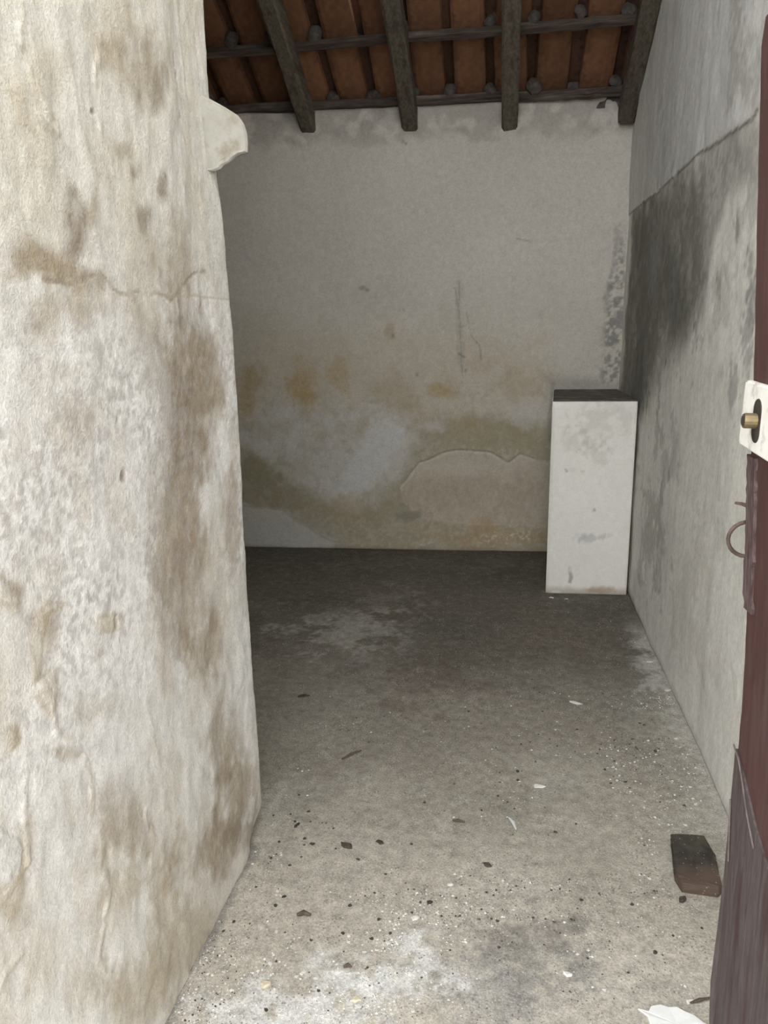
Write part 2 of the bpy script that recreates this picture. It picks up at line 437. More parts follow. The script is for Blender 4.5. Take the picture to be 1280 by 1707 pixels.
# ---- right wall
gy = np.concatenate([np.arange(-1.3, OPEN_Y, .06), np.arange(OPEN_Y, 1.5, .02), np.arange(1.5, 5.5, .008)]); gz = np.concatenate([np.arange(0, 3.1, .008), np.linspace(3.1, 4.9, 20)])  # stretch outside the opening is added, unseen, to block sky light
U, V = np.meshgrid(gy, gz, indexing='ij')
S = Skin(U, V, (.86, .84, .78), ((XR, 0, 0), np.array([1., 0, 0])), (np.array([0, 1., 0]), np.array([0, 0, 1.])), 500)
big = fbm(U*1.6, V*1.2, 4, 530); strk = fbm(U*14, V*2.2, 4, 540)
S.mul(.88+.24*big); S.mul(.82+.36*strk)
S.mix(sst(.5, .75, strk)*(1-sst(1.2, 1.7, V))*.2, (.5, .46, .37))
S.mix(sst(4.0, 4.6, U+S.wu*.3)*(1-sst(1.0, 1.5, V))*.5, (.40, .385, .335))
DK = (.265, .255, .22)
S.poly([(1055, 350), (1140, 295), (1200, 235), (1270, 180), (1275, 330), (1235, 310), (1205, 350), (1180, 420), (1172, 500), (1140, 570), (1060, 700), (1035, 660)], (.36, .345, .315), .85, .1, .1, .3)
S.poly([(1055, 350), (1120, 300), (1168, 310), (1172, 420), (1165, 520), (1140, 560), (1105, 560), (1085, 620), (1062, 690), (1036, 660)], DK, .85, .1, .1, .35)
S.blob(1120, 480, 35, 80, (.17, .165, .145), .65, .7, 1)
S.blob(1075, 520, 22, 120, (.19, .18, .16), .6, .7, 1)
S.blob(1080, 400, 18, 60, (.21, .2, .18), .6, .7, 1)
S.blob(1062, 640, 14, 60, (.17, .165, .15), .65, .7, 1)
S.blob(1055, 760, 12, 60, (.3, .285, .25), .5, .7, 1)
S.blob(1240, 350, 30, 45, (.55, .535, .49), .7, .7)
S.blob(1205, 500, 30, 90, (.57, .55, .49), .55, .9)
S.blob(1090, 420, 10, 60, (.44, .43, .4), .5, .9, 1)
for b in ((1223, 372, 8, 22), (1253, 500, 10, 50), (1246, 560, 12, 60), (1222, 660, 9, 50), (1198, 480, 4, 22), (1245, 430, 10, 40), (1105, 780, 6, 60), (1122, 760, 6, 40), (1092, 730, 5, 30)):
    S.blob(*b, (.33, .32, .305), .35 if b[0] < 1130 else .6, .9, 1)
S.blob(1085, 900, 22, 70, (.385, .37, .32), .5, .9, 1)
S.blob(1150, 1000, 40, 120, (.6, .56, .48), .35, 1, 1)
S.mix((1-sst(0, .05, V+S.wv*.05))*.5, (.45, .43, .39))
S.blob(1068, 955, 5, 34, (.6, .585, .55), .6)
SKIM = [(1040, 365), (1066, 343), (1096, 322), (1112, 306), (1125, 294), (1148, 272), (1166, 256), (1185, 246), (1205, 232), (1222, 220), (1243, 205), (1255, 196), (1264, 180), (1330, 110), (1330, -500), (1000, -500)]
m = S.poly(SKIM, (.82, .81, .785), .95, .008, .006)
S.mix(m*sst(.45, .7, strk)*.35, (.55, .54, .52))
S.blob(1240, 110, 22, 90, (.45, .43, .4), .5, 1, 1)
S.blob(1225, 60, 10, 80, (.48, .46, .43), .45, 1, 1)
S.blob(1110, 250, 12, 80, (.47, .46, .44), .4, 1, 1)
S.h += m*.006
S.line(SKIM[:13], .006, (.1, .09, .08), .6, .008, .35)
S.line([(1122, 292), (1124, 306)], .006, (.12, .11, .1), .6)
S.h += (fbm(U*3, V*3, 4, 560)-.5)*.02+(S.med-.5)*.004
wr = grid_obj('wall_right', np.stack([XR-S.h, U, V], -1)[::-1], S.c[::-1], M_SIDE, back=np.array([.25, 0, 0]))
tag(wr, 'right wall with pale skim coat above a ragged edge and dark grey mould below', kind='structure')

# ---- left reveal: thick wall, rounded at its inner corner
yA = np.concatenate([np.arange(LEFT_Y, .80, .03), np.arange(.80, 2.005, .0045)])
RC = .055; th = np.linspace(0, math.pi/2, 12)[1:]
path = [(XL, y, 0.0) for y in yA]+[(XL-RC+RC*math.cos(t), 2.005+RC*math.sin(t), t) for t in th]
path += [(x, 2.005+RC, math.pi/2) for x in np.linspace(XL-RC-.03, -3.4, 60)]
path = np.array(path); gz = np.concatenate([np.arange(0, 2.45, .0045), np.linspace(2.45, 4.4, 24)])
su = np.concatenate([[0], np.cumsum(np.hypot(np.diff(path[:, 0]), np.diff(path[:, 1])))])+LEFT_Y
U, V = np.meshgrid(su, gz, indexing='ij')
S = Skin(U, V, (.85, .84, .825), ((XL, 0, 0), np.array([1., 0, 0])), (np.array([0, 1., 0]), np.array([0, 0, 1.])), 600)
big = fbm(U*2.2, V*1.6, 4, 630); strk = fbm(U*16, V*3.5, 4, 640); pat = fbm(U*6, V*4, 4, 650)
S.mul(.93+.14*big); S.mul(.94+.12*strk)
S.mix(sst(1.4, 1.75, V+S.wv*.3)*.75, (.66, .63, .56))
S.mix((1-sst(.25, .95, V+S.wv*.4))*.7, (.81, .79, .74))
S.mix(sst(.5, .68, pat)*.35, (.66, .60, .49))
T1 = (.27, .215, .155); T2 = (.385, .315, .225); T3 = (.48, .405, .295)
fib = fbm(U*75, V*14, 3, 645, .65); S.mul(.92+.14*fib)
S.mix(sst(.52, .66, fbm(U*11, V*5, 5, 647, .6))*.32, (.55, .48, .385))
for b in ((130, 380, 22, 58, T1, .75), (118, 420, 14, 30, T1, .5), (155, 350, 14, 40, T2, .5), (222, 292, 16, 26, T1, .7), (235, 360, 18, 36, T1, .55), (268, 310, 9, 30, T1, .6), (205, 255, 22, 20, T2, .4),
          (60, 440, 62, 34, T2, .8), (20, 460, 40, 30, T2, .5), (130, 462, 50, 22, T2, .6), (150, 500, 60, 40, T3, .35), (235, 100, 45, 75, T2, .5), (262, 130, 26, 50, T1, .35), (200, 40, 40, 60, T3, .35), (60, 130, 40, 80, T3, .35),
          (300, 470, 40, 110, T2, .5), (300, 540, 55, 70, T1, .5), (320, 620, 50, 80, T2, .6), (310, 740, 40, 130, T1, .6), (300, 860, 35, 110, T2, .6), (320, 980, 38, 110, T2, .5), (345, 1090, 32, 70, T2, .55),
          (385, 860, 12, 120, T3, .5), (350, 700, 20, 100, T2, .35), (80, 520, 50, 50, T2, .4), (60, 545, 20, 14, T1, .5), (100, 620, 60, 30, T3, .3), (130, 690, 50, 60, T3, .4),
          (375, 1240, 30, 90, T2, .5), (390, 1330, 30, 70, T2, .55), (360, 1420, 50, 70, T2, .6), (400, 1390, 30, 40, T1, .45), (310, 1560, 60, 90, T3, .5), (200, 1370, 42, 70, T2, .5), (190, 1480, 50, 70, T3, .45), (240, 1660, 60, 60, T3, .5), (150, 1640, 60, 60, T3, .35),
          (100, 1255, 26, 12, T2, .35), (20, 1230, 14, 26, T3, .5), (30, 985, 20, 20, T2, .7), (75, 1040, 26, 46, T3, .6), (62, 1110, 16, 40, T2, .5), (180, 1035, 26, 22, T3, .4), (170, 1180, 60, 30, T3, .35), (20, 1480, 24, 60, T3, .5), (40, 1400, 20, 60, T3, .4)):
    S.blob(b[0], b[1], b[2], b[3], b[4], min(b[5]*1.3, .95))
for b in ((100, 900, 80, 120, .5), (150, 1130, 90, 60, .4), (230, 1200, 60, 90, .5), (240, 720, 34, 130, .5), (60, 640, 60, 60, .45), (110, 1500, 30, 40, .6), (400, 1130, 20, 90, .5), (310, 180, 14, 160, .35), (330, 420, 16, 60, .35)):
    S.blob(b[0], b[1], b[2], b[3], (.87, .865, .855), b[4], .8)
S.mix(sst(.40, .66, fbm(U*75, V*75, 3, 660, .7))*(1-sst(.15, .6, np.abs(V-1.2)))*.6*sst(.3, .6, fbm(U*5, V*4, 4, 665)), (.45, .415, .39))
# hairline crack
CR = [(75, 470), (110, 478), (130, 470), (165, 458), (176, 472), (188, 484), (220, 486), (262, 490), (285, 492), (305, 478), (330, 465), (346, 448)]
m = S.line(CR, .006, (.34, .28, .21), .65, .02, .40); S.h -= m*.002
S.line([(262, 488), (320, 497), (380, 498)], .005, (.5, .43, .33), .6, .01)
for q in ((301, 126, 4, 8), (299, 110, 2, 10), (297, 100, 2, 12), (308, 195, 5, 10), (156, 186, 4, 4), (206, 793, 5, 12), (198, 697, 4, 6), (192, 1037, 4, 14)):
    m = S.blob(*q, (.25, .2, .15), .65, .4, .5, .4); S.h -= m*.006
# relief: trowel ridges, blisters and flaked layers
rid = 1-np.abs(2*fbm(U*7+V*1.2, V*3.2-U*1.5, 4, 680)-1)
S.h += sst(.72, .99, rid)*.0022*(sst(1.45, 1.8, V)+1.0*(1-sst(.55, 1.05, V))+.12)
S.h += (fbm(U*24, V*9, 3, 690)-.5)*.0035*(.4+sst(1.4, 1.8, V))
FL = [[(52, 1060), (60, 1030), (84, 1000), (112, 1004), (80, 1022), (74, 1060), (70, 1110), (58, 1130), (60, 1090)],
      [(0, 960), (14, 968), (36, 985), (30, 1006), (8, 1004), (-20, 1000)],
      [(60, 1130), (90, 1110), (92, 1150), (78, 1190), (58, 1160)],
      [(10, 1215), (26, 1210), (30, 1235), (14, 1250)],
      [(165, 1030), (192, 1022), (195, 1050), (170, 1052)]]
for f in FL:
    m = S.poly(f, (.60, .53, .41), .4, .03, .008); S.h += m*.005
    S.line(f, .006, (.45, .37, .26), .45, .006, .35)
m = S.poly([(-40, 1400), (8, 1404), (22, 1430), (24, 1450), (14, 1470), (0, 1484), (-40, 1500)], (.76, .755, .735), .9, .05, .006, .3); S.h += m*.005
for L in ([(0, 1500), (24, 1462), (42, 1440)], [(42, 1300), (40, 1440)], [(90, 1250), (130, 1270), (150, 1300), (150, 1360)], [(220, 1470), (250, 1460)], [(165, 1380), (170, 1440), (185, 1480), (175, 1560), (168, 1600), (182, 1620)], [(0, 1640), (30, 1600)], [(240, 1350), (250, 1400), (245, 1450)], [(70, 1130), (90, 1210), (120, 1240)], [(165, 60), (158, 150), (170, 230), (190, 270)], [(35, 10), (38, 90), (90, 210), (100, 240)], [(60, 190), (88, 222)]):
    m = S.line(L, .012, None, 1, .02, .4); S.h += m*.0025
    S.mix(S.line(L, .006, None, .35, .012, .3), (.55, .47, .36))
S.h += (fbm(U*3, V*2.4, 4, 695)-.5)*.016+(S.med-.5)*.004+(S.fine-.5)*.0016
# corner leans a little: recessed towards the top, worn at the foot
tilt = -.022*sst(1.3, 2.2, V)*sst(1.70, 1.86, U)+.008*(1-sst(.1, 1.0, V))*sst(1.7, 2.0, U)-.03*(1-sst(0, .10, V))*sst(1.85, 2.03, U)
S.h += tilt
S.c[path[:, 0] < -.95] *= .4      # unseen room side, darkened to cut bounced light
nx = np.cos(path[:, 2])[:, None]; ny = np.sin(path[:, 2])[:, None]
fade = np.where(np.arange(len(path)) < len(yA)+len(th)+1, 1.0, .3)[:, None]
Pl = np.stack([path[:, 0][:, None]+nx*S.h*fade, path[:, 1][:, None]+ny*S.h*fade, V], -1)
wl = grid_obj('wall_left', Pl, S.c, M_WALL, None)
tag(wl, 'thick near wall with flaking cream limewash and brown streaks', kind='structure')
# plaster corbel left at the inner corner
bm = bmesh.new()
out = [(-.80, 2.075), (-.755, 2.066), (-.735, 2.060), (-.705, 2.046), (-.682, 2.032), (-.672, 2.015), (-.668, 1.995), (-.667, 1.972), (-.668, 1.950), (-.682, 1.944), (-.694, 1.934), (-.704, 1.922), (-.716, 1.913), (-.722, 1.904), (-.735, 1.895), (-.80, 1.885)]
rnd = random.Random(4)
rows = []
for y, ins in ((2.018, .012), (2.026, .004), (2.036, .0), (2.046, .002), (2.058, .010)):
    rows.append([bm.verts.new((max(x-ins, -.80) if x > -.79 else x, y+(x+.667)*1.0+rnd.uniform(-.002, .002), 1.98+(z-1.98)*(1-ins*3)+rnd.uniform(-.001, .001))) for x, z in out])
for A, B in zip(rows[:-1], rows[1:]):
    for k in range(len(out)-1): bm.faces.new((A[k], A[k+1], B[k+1], B[k]))
bm.faces.new(rows[0]); bm.faces.new(rows[-1][::-1])
M_CORB = simple_mat('corbel_limewash', (.44, .43, .395), (.37, .35, .305), 26, .9, .5, .006, c3=(.31, .265, .2), s3=14)
bm_obj('corbel', bm, M_CORB, wl)

# ---- unseen enclosure: front wall over the opening, far side of the room
fw = box_obj('wall_front', -3.4, XL-.02, LEFT_Y, 2.0, 4.3, 4.45, M_PLAIN); tag(fw, kind='structure')
fo = box_obj('wall_outer', -4, XL-.012, LEFT_Y-.02, LEFT_Y+.10, 0, 4.4, M_PLAIN); tag(fo, kind='structure')
fl = box_obj('wall_far_left', -3.6, -3.4, LEFT_Y+.1, 5.5, 0, 4.9, M_PLAIN); tag(fl, kind='structure')

bd = box_obj('trim_2', -3.4, XR, 5.235, 5.50, 2.80, 2.955, M_MORTAR); tag(bd, 'mortar bed added under the eaves tiles to close light gaps', kind='structure')  # added to keep sky light from leaking in at the eaves
# ---- roof
SL = .53; CA = 1/math.hypot(1, SL); SA = SL*CA
RZ = 2.70; RY = 5.20
def roof(x, s, off):
    """point on the roof: s metres up the slope from the back wall, off metres above the rafters' underside"""
    return Vector((x, RY-s*CA+off*SA, RZ+s*SA+off*CA))
deck = bmesh.new()
vs = []
for off in (.20, .26):
    for x, s in ((-3.6, 2.05), (XR+.25, 2.05), (XR+.25, DECK), (-3.6, DECK)): vs.append(deck.verts.new(roof(x, s, off)))
for f in ((0, 1, 2, 3), (7, 6, 5, 4), (0, 4, 5, 1), (1, 5, 6, 2), (2, 6, 7, 3), (3, 7, 4, 0)): deck.faces.new([vs[i] for i in f])
ceiling = bm_obj('ceiling', deck, M_COVER)
tag(ceiling, 'sloping roof of clay tiles on thin battens and grey rafters', kind='structure')
rnd = random.Random(11)
def beam(name, a, b, up, w, h, mat, parent, nseg=14, wob=.004, taper=0.0, sag=0.0):
    """hand-cut timber from a to b"""
    bm = bmesh.new(); a, b, up = Vector(a), Vector(b), Vector(up).normalized()
    t = (b-a).normalized(); sd = t.cross(up).normalized(); rings = []
    ch = min(w, h)*.14
    for i in range(nseg+1):
        f = i/nseg; c = a.lerp(b, f)-up*sag*4*f*(1-f)
        ww, hh = w*(1-taper*f)/2, h/2
        pr = [(-ww+ch, -hh), (ww-ch, -hh), (ww, -hh+ch), (ww, hh-ch), (ww-ch, hh), (-ww+ch, hh), (-ww, hh-ch), (-ww, -hh+ch)]
        rings.append([bm.verts.new(c+sd*(x+rnd.uniform(-wob, wob))+up*(z+rnd.uniform(-wob, wob))) for x, z in pr])
    for A, B in zip(rings[:-1], rings[1:]):
        for k in range(8): bm.faces.new((A[k], A[(k+1) % 8], B[(k+1) % 8], B[k]))
    bm.faces.new(rings[0][::-1]); bm.faces.new(rings[-1])
    return bm_obj(name, bm, mat, parent)
NUP = (0, SA, CA)
for x, dx in ((-3.15, .02), (-2.52, .02), (-1.90, .02), (-1.285, .012), (-.640, 0), (-.028, .0), (.668, .0)):
    beam('rafter', roof(x, -.02+(x*.02), .065), roof(x+dx, DECK, .065), NUP, .098, .13, M_WOOD, ceiling, 22, .003)
BS = (.095, .565, 1.04, 1.51, 1.98, 2.45)
for k, s in enumerate(BS):
    for x0, x1, ds in (((-3.38, -.62, .0), (-.66, .70, .012)) if k % 2 else ((-3.38, -.02, .0), (-.05, .70, -.006))):
        beam('batten', roof(x0, s+ds, .152), roof(x1, s+ds+.012, .152), NUP, .045, .04, M_BATTEN, ceiling, 14, .004, sag=.008)
beam('wall_plate', (-3.38, back_y(-3.38)-.02, 2.885), (.70, back_y(.70)-.02, 2.885), (0, 0, 1), .07, .05, M_BATTEN, ceiling, 20, .004)

def trough(w0, w1, L, d, th, arch, seg=8, n=2):
    """clay tile half round, L long, from width w0 (low end) to w1 (high end)"""
    bm = bmesh.new(); R = []
    for lay in (0, 1):
        rows = []
        for j in range(n+1):
            f = j/n; w = (w0+(w1-w0)*f)/2-(lay*th if not arch else lay*th); dd = d-lay*th*(1 if arch else -0)
            row = []
            for i in range(seg+1):
                a = math.pi*i/seg
                x = -math.cos(a)*w; z = math.sin(a)**.75*(dd if arch else d)
                z = z if arch else -z+(lay*th)
                row.append(bm.verts.new((x, -f*L, z)))
            rows.append(row)
        R.append(rows)
    for lay in (0, 1):
        for A, B in zip(R[lay][:-1], R[lay][1:]):
            for i in range(seg): bm.faces.new((A[i], A[i+1], B[i+1], B[i]))
    for j in range(n):
        for i in (0, seg): bm.faces.new((R[0][j][i], R[0][j+1][i], R[1][j+1][i], R[1][j][i]))
    for j in (0, n):
        for i in range(seg): bm.faces.new((R[0][j][i], R[0][j][i+1], R[1][j][i+1], R[1][j][i]))
    bmesh.ops.recalc_face_normals(bm, faces=bm.faces[:])
    me = bpy.data.meshes.new('tile'); bm.to_mesh(me); bm.free()
    me.polygons.foreach_set('use_smooth', [False]*len(me.polygons))
    return me
me_can = trough(.200, .188, .56, .048, .012, False); me_can.materials.append(M_TILE)
me_cov = trough(.160, .140, .56, .070, .012, True); me_cov.materials.append(M_COVER)
bm = bmesh.new()
bmesh.ops.create_icosphere(bm, subdivisions=2, radius=1)
for v in bm.verts:
    v.co *= 1+rnd.uniform(-.14, .14)
    v.co = Vector((v.co.x*.050, v.co.y*.030, v.co.z*.040))
me_mor = bpy.data.meshes.new('mortar_plug'); bm.to_mesh(me_mor); bm.free(); me_mor.materials.append(M_MORTAR)
tilt0 = math.atan(SL)
PIT = .245
for r in range(5):
    s0 = BS[r]-.05
    for c in range(-14, 5):
        xc = -.02+c*PIT
        if xc < -3.4 or xc > .92: continue
        o = link('channel_tile', me_can, None, ceiling, roof(xc+rnd.uniform(-.008, .008), s0+rnd.uniform(-.012, .012), .172+.048+.012))
        o.rotation_euler = (-(tilt0)+.035*0+rnd.uniform(-.008, .008)-.03, rnd.uniform(-.04, .04), rnd.uniform(-.02, .02))
        xg = xc+PIT/2
        if xg > .80: continue
        slip = 0.0
        lift = .05 if (r == 1 and c == -4) else 0.0
        o = link('cover_tile', me_cov, None, ceiling, roof(xg+rnd.uniform(-.008, .008), s0+slip+rnd.uniform(-.012, .012), .172+.038+lift))
        o.rotation_euler = (-(tilt0)+rnd.uniform(-.008, .008)-.03, rnd.uniform(-.05, .05)-lift*7, rnd.uniform(-.02, .02))
        if lift == 0 and rnd.random() < .8:
            o = link('mortar_plug', me_mor, None, ceiling, roof(xg+rnd.uniform(-.01, .01), s0+.085+rnd.uniform(-.01, .015), .195+rnd.uniform(-.01, .006)))
            o.rotation_euler = (rnd.uniform(-.5, .5), rnd.uniform(-3, 3), rnd.uniform(-.4, .4)); k = rnd.uniform(.8, 1.15); o.scale = (k, k, k)

# ================================================================== OBJECTS
def empty(name, loc):
    o = bpy.data.objects.new(name, None); COL.objects.link(o); o.location = loc; o.empty_display_size = .1
    return o
# ---- plastered pier in the corner
pier = empty('plastered_pier', (.47, 4.8, 0))
tag(pier, 'waist high white plastered block with dark top in the back right corner', 'plinth')
px0, px1 = .243, .705; pyf = 4.365
u_ = np.arange(0, 1.0001, .011); z_ = np.linspace(0.0, 1.112, 110)
U, V = np.meshgrid(px0+(px1-px0)*u_, z_, indexing='ij')
def pier_front(U): return pyf+(U-px0)*.05
S = Skin(U, V, (.80, .78, .725), ((px0, pyf, 0), np.array([.05, -1., 0])), (np.array([1., 0, 0]), np.array([0, 0, 1.])), 700)
S.mul(.95+.1*fbm(U*5, V*3, 4, 710))
for b in ((955, 735, 20, 14), (985, 740, 16, 10), (960, 783, 14, 5), (1000, 700, 30, 30), (990, 760, 20, 14)):
    m = S.blob(*b, (.5, .47, .42), .30, .9, 1.4)
S.line([(968, 784), (976, 784)], .006, (.42, .4, .36), .6); S.line([(944, 783), (946, 786)], .008, (.4, .37, .33), .7)
S.blob(996, 896, 22, 6, (.47, .47, .46), .6, .8, 1.4)
S.line([(949, 948), (952, 960), (950, 972)], .012, (.3, .27, .22), .7, .02, .3)
S.blob(990, 850, 3, 3, (.35, .3, .24), .7)
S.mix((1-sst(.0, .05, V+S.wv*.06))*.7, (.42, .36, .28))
S.blob(1000, 985, 22, 6, (.35, .25, .17), .6); S.blob(925, 988, 12, 6, (.74, .73, .7), .8)
S.mix((1-sst(.0, .02, px1-U+S.wu*.02))*.4, (.55, .47, .34))
S.h = (fbm(U*6, V*6, 3, 720)-.5)*.008
e = np.minimum(sst(0, .02, U-px0), sst(0, .015, 1.10-V)); S.h -= (1-e)*.008
Pp = np.stack([U, pier_front(U)-S.h, V], -1)
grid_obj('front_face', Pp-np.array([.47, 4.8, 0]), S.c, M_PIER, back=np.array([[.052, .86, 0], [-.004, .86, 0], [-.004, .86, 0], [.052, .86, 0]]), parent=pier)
bm = bmesh.new()
add_box(bm, px0+.004-.47, px1-.47, pyf-4.8+.012, .42, 1.09, 1.118)
for v in bm.verts:
    v.co.y += (v.co.x+.22)*.05
    if v.co.y > 0 and v.co.x < 0: v.co.x += .05
bmesh.ops.bevel(bm, geom=bm.edges[:], offset=.005, segments=2, affect='EDGES')
top_ = bm_obj('top_slab', bm, simple_mat('sooty_cement', (.075, .065, .055), (.13, .115, .1), 14, c3=(.2, .185, .165), s3=8), pier)
top_['label'] = 'sooty dark grey cement top'

# ---- door leaf folded back at the right, its free edge towards the room
door = empty('door_1', (.44, 1.0, 0))
tag(door, 'old dark red brown wooden door leaf standing open at the right', kind='structure')
WZ = [0.03, .095, .19, .46, .72, .9, 1.1, 1.28, 1.485, 1.73, 1.9, 1.965]
WX = [.452, .446, .443, .445, .443, .439, .428, .416, .403, .386, .375, .370]
def wx(z): return float(np.interp(z, WZ, WX))
YE = 1.40
def leaf(name, prof, mat, dx=0.0, th=.036, y0=.62):
    """upright board following the warped door plane; prof = [(z, y_edge)] from foot to head"""
    bm = bmesh.new(); rows = []
    for z, ye in prof:
        x = wx(z)+dx
        rows.append([bm.verts.new((px_-.44, py_-1.0, z)) for px_, py_ in ((x, y0), (x, ye-.006), (x+.006, ye), (x+th, ye), (x+th, y0))])
    for A, B in zip(rows[:-1], rows[1:]):
        for k in range(5): bm.faces.new((A[k], A[(k+1) % 5], B[(k+1) % 5], B[k]))
    bm.faces.new(rows[0][::-1]); bm.faces.new(rows[-1])
    return bm_obj(name, bm, mat, door)
rnd = random.Random(5)
zz = np.linspace(.60, 1.955, 40)
leaf('upper_board', [(z, YE-(.0 if z < 1.93 else .02)+rnd.uniform(-.0015, .0015)) for z in zz], M_DOOR)
# lower board: bare and frayed, its upper edge torn off on a slant
bm = bmesh.new()
prof = [(YE-.012, .035), (YE+.004, .10), (YE+.010, .19), (YE+.004, .32), (YE+.001, .46), (YE, .60), (YE, .725), (YE-.06, .70), (YE-.14, .655), (YE-.30, .60), (YE-.78, .585), (YE-.78, .035)]
fr = [bm.verts.new((wx(z)-.004-.44, y-1.0, z)) for y, z in prof]; bk = [bm.verts.new((wx(z)+.038-.44, y-.004-1.0, z)) for y, z in prof]
bm.faces.new(fr)
bm.faces.new(bk[::-1])
for i in range(len(prof)):
    j = (i+1) % len(prof); bm.faces.new((fr[i], bk[i], bk[j], fr[j]))
bmesh.ops.triangulate(bm, faces=[f for f in bm.faces if len(f.verts) > 4])
lb = bm_obj('lower_board', bm, M_DOORLOW, door); lb['label'] = 'bare weathered grey lower part of the door'
# lifted strips of paint
bm = bmesh.new()
for L in ([(1.405, .73), (1.37, .72), (1.335, .69), (1.30, .655), (1.25, .62)], [(1.395, .62), (1.385, .56), (1.375, .50)]):
    tube(bm, [(wx(z)-.006-.44, y-1.0, z) for y, z in L], .0018, 6)
bm_obj('paint_ridge', bm, simple_mat('lifted_paint', (.11, .085, .08), (.18, .145, .14), 40), door)
# frayed edge strip with hasp
bm = bmesh.new()
rz = np.linspace(1.01, 1.285, 24); ring = []
for i, z in enumerate(rz):
    e = YE+.004+rnd.uniform(0, .005)+(.006 if z < 1.1 else 0)-(.012*(i < 2))
    x = wx(z)
    ring.append([bm.verts.new((a-.44, b-1.0, z)) for a, b in ((x-.005, e-.05), (x-.007, e-.012), (x-.003, e), (x+.02, e), (x+.02, e-.05))])
for A, B in zip(ring[:-1], ring[1:]):
    for k in range(5): bm.faces.new((A[k], A[(k+1) % 5], B[(k+1) % 5], B[k]))
bm.faces.new(ring[0][::-1]); bm.faces.new(ring[-1])
bm_obj('edge_strip', bm, M_EDGE, door)
bm = bmesh.new()
zr, R_ = 1.132, .032
pts = [(wx(zr+R_)+.012, YE-.03, zr+R_+.004), (wx(zr+R_)-.004, YE+.004, zr+R_)]
for k in range(0, 13):
    a = math.pi/2+math.pi*k/12
    pts.append((wx(zr)+.002+math.cos(a)*R_*1.05, YE+.008, zr+math.sin(a)*R_))
pts += [(wx(zr-R_)+.0, YE+.004, zr-R_), (wx(zr-R_)+.014, YE-.03, zr-R_-.002)]
tube(bm, [(x-.44, y-1.0, z) for x, y, z in pts], .0036, 8)
st = bm_obj('staple', bm, M_IRON, door, smooth=True); st['label'] = 'rusty iron half-round staple'
bm = bmesh.new()
zn = 1.192
tube(bm, [(wx(zn)-.44-.022, YE+.006-1.0, zn+.006), (wx(zn)-.44-.012, YE+.005-1.0, zn+.005), (wx(zn)-.44+.012, YE+.001-1.0, zn-.002)], [.0028, .0035, .005], 6)
bm_obj('nail', bm, M_IRON, door)
# lock
zl0, zl1 = 1.302, 1.412
lx = wx(1.35)
bm = bmesh.new()
vs = []
for x in (lx-.014, lx+.01):
    for y, z in ((YE+.012, zl0), (YE+.004, zl1), (1.24, zl1-.004), (1.20, zl0-.008)): vs.append(bm.verts.new((x-.44, y-1.0, z)))
for f in ((0, 1, 2, 3), (7, 6, 5, 4), (0, 4, 5, 1), (1, 5, 6, 2), (2, 6, 7, 3), (3, 7, 4, 0)): bm.faces.new([vs[i] for i in f])
bmesh.ops.bevel(bm, geom=bm.edges[:], offset=.003, segments=2, affect='EDGES')
lk = bm_obj('lock_case', bm, M_WHITE, door); lk['label'] = 'white painted lock case'
bm = bmesh.new()
cy, cz = 1.322, 1.352
ring = []
for k in range(24):
    a = 2*math.pi*k/24; ring.append((math.cos(a)*.019, math.sin(a)*.019+(.016 if math.sin(a) > 0 else -.016)))
f0 = [bm.verts.new((lx-.0155-.44, cy+y-1.0, cz+z)) for y, z in ring]; f1 = [bm.verts.new((lx-.013-.44, cy+y*1.06-1.0, cz+z*1.04)) for y, z in ring]
bm.faces.new(f0)
for k in range(24): bm.faces.new((f0[k], f0[(k+1) % 24], f1[(k+1) % 24], f1[k]))
sl = bm_obj('slot', bm, M_DARK, lk); sl['label'] = 'dark oval slot'
bm = bmesh.new()
tube(bm, [(lx-.013-.44, cy-1.0, cz), (lx-.032-.44, cy+.004-1.0, cz), (lx-.034-.44, cy+.004-1.0, cz)], [.0125, .0125, .011], 16)
bo = bm_obj('bolt', bm, M_BRASS, lk, smooth=False); bo['label'] = 'brass bolt in the slot'
bm = bmesh.new()
tube(bm, [(lx-.0335-.44, cy+.004-1.0, cz), (lx-.0352-.44, cy+.004-1.0, cz)], .008, 12)
bm_obj('bolt_end', bm, M_DARK, lk)

# ---- things on the floor
def fpt(x, y):
    d = FW*F+RT*(x-W/2)-UP*(y-H/2); Q = CAM+d*(-CAM[2]/d[2]); return float(Q[0]), float(Q[1])
# dark block by the door
pts = [(.514, 2.140), (.610, 2.145), (.619, 2.06), (.606, 1.925), (.592, 1.908), (.500, 1.915), (.490, 1.96), (.504, 2.07)]
bx, by = .557, 2.03
blk = None
bm = bmesh.new(); n = len(pts); lay = []
for z, sc in ((0, 1.0), (.020, 1.0), (.026, .955)):
    lay.append([bm.verts.new(((x-bx)*sc, (y-by)*sc, z)) for x, y in pts])
for A, B in zip(lay[:-1], lay[1:]):
    for k in range(n): bm.faces.new((A[k], A[(k+1) % n], B[(k+1) % n], B[k]))
bm.faces.new(lay[0][::-1]); bm.faces.new(lay[-1])
bmesh.ops.triangulate(bm, faces=bm.faces[:]); bmesh.ops.subdivide_edges(bm, edges=bm.edges[:], cuts=3, use_grid_fill=True)
rnd = random.Random(8)
for v in bm.verts:
    if v.co.z > .004: v.co += Vector((rnd.uniform(-.002, .002), rnd.uniform(-.002, .002), rnd.uniform(-.0022, .0022)))
m, nt, b = mat_new('mossy_dark_brick')
tc = N(nt, 'ShaderNodeTexCoord'); n1 = noise_node(nt, 30, 5, .65, tc.outputs['Object']); n2 = noise_node(nt, 9, 4, .6, tc.outputs['Object'])
c = mixc(nt, 'MIX', (.022, .018, .015), (.055, .047, .036), ramp(nt, n1.outputs['Fac'], [(.35, 0.0), (.65, 1.0)]))
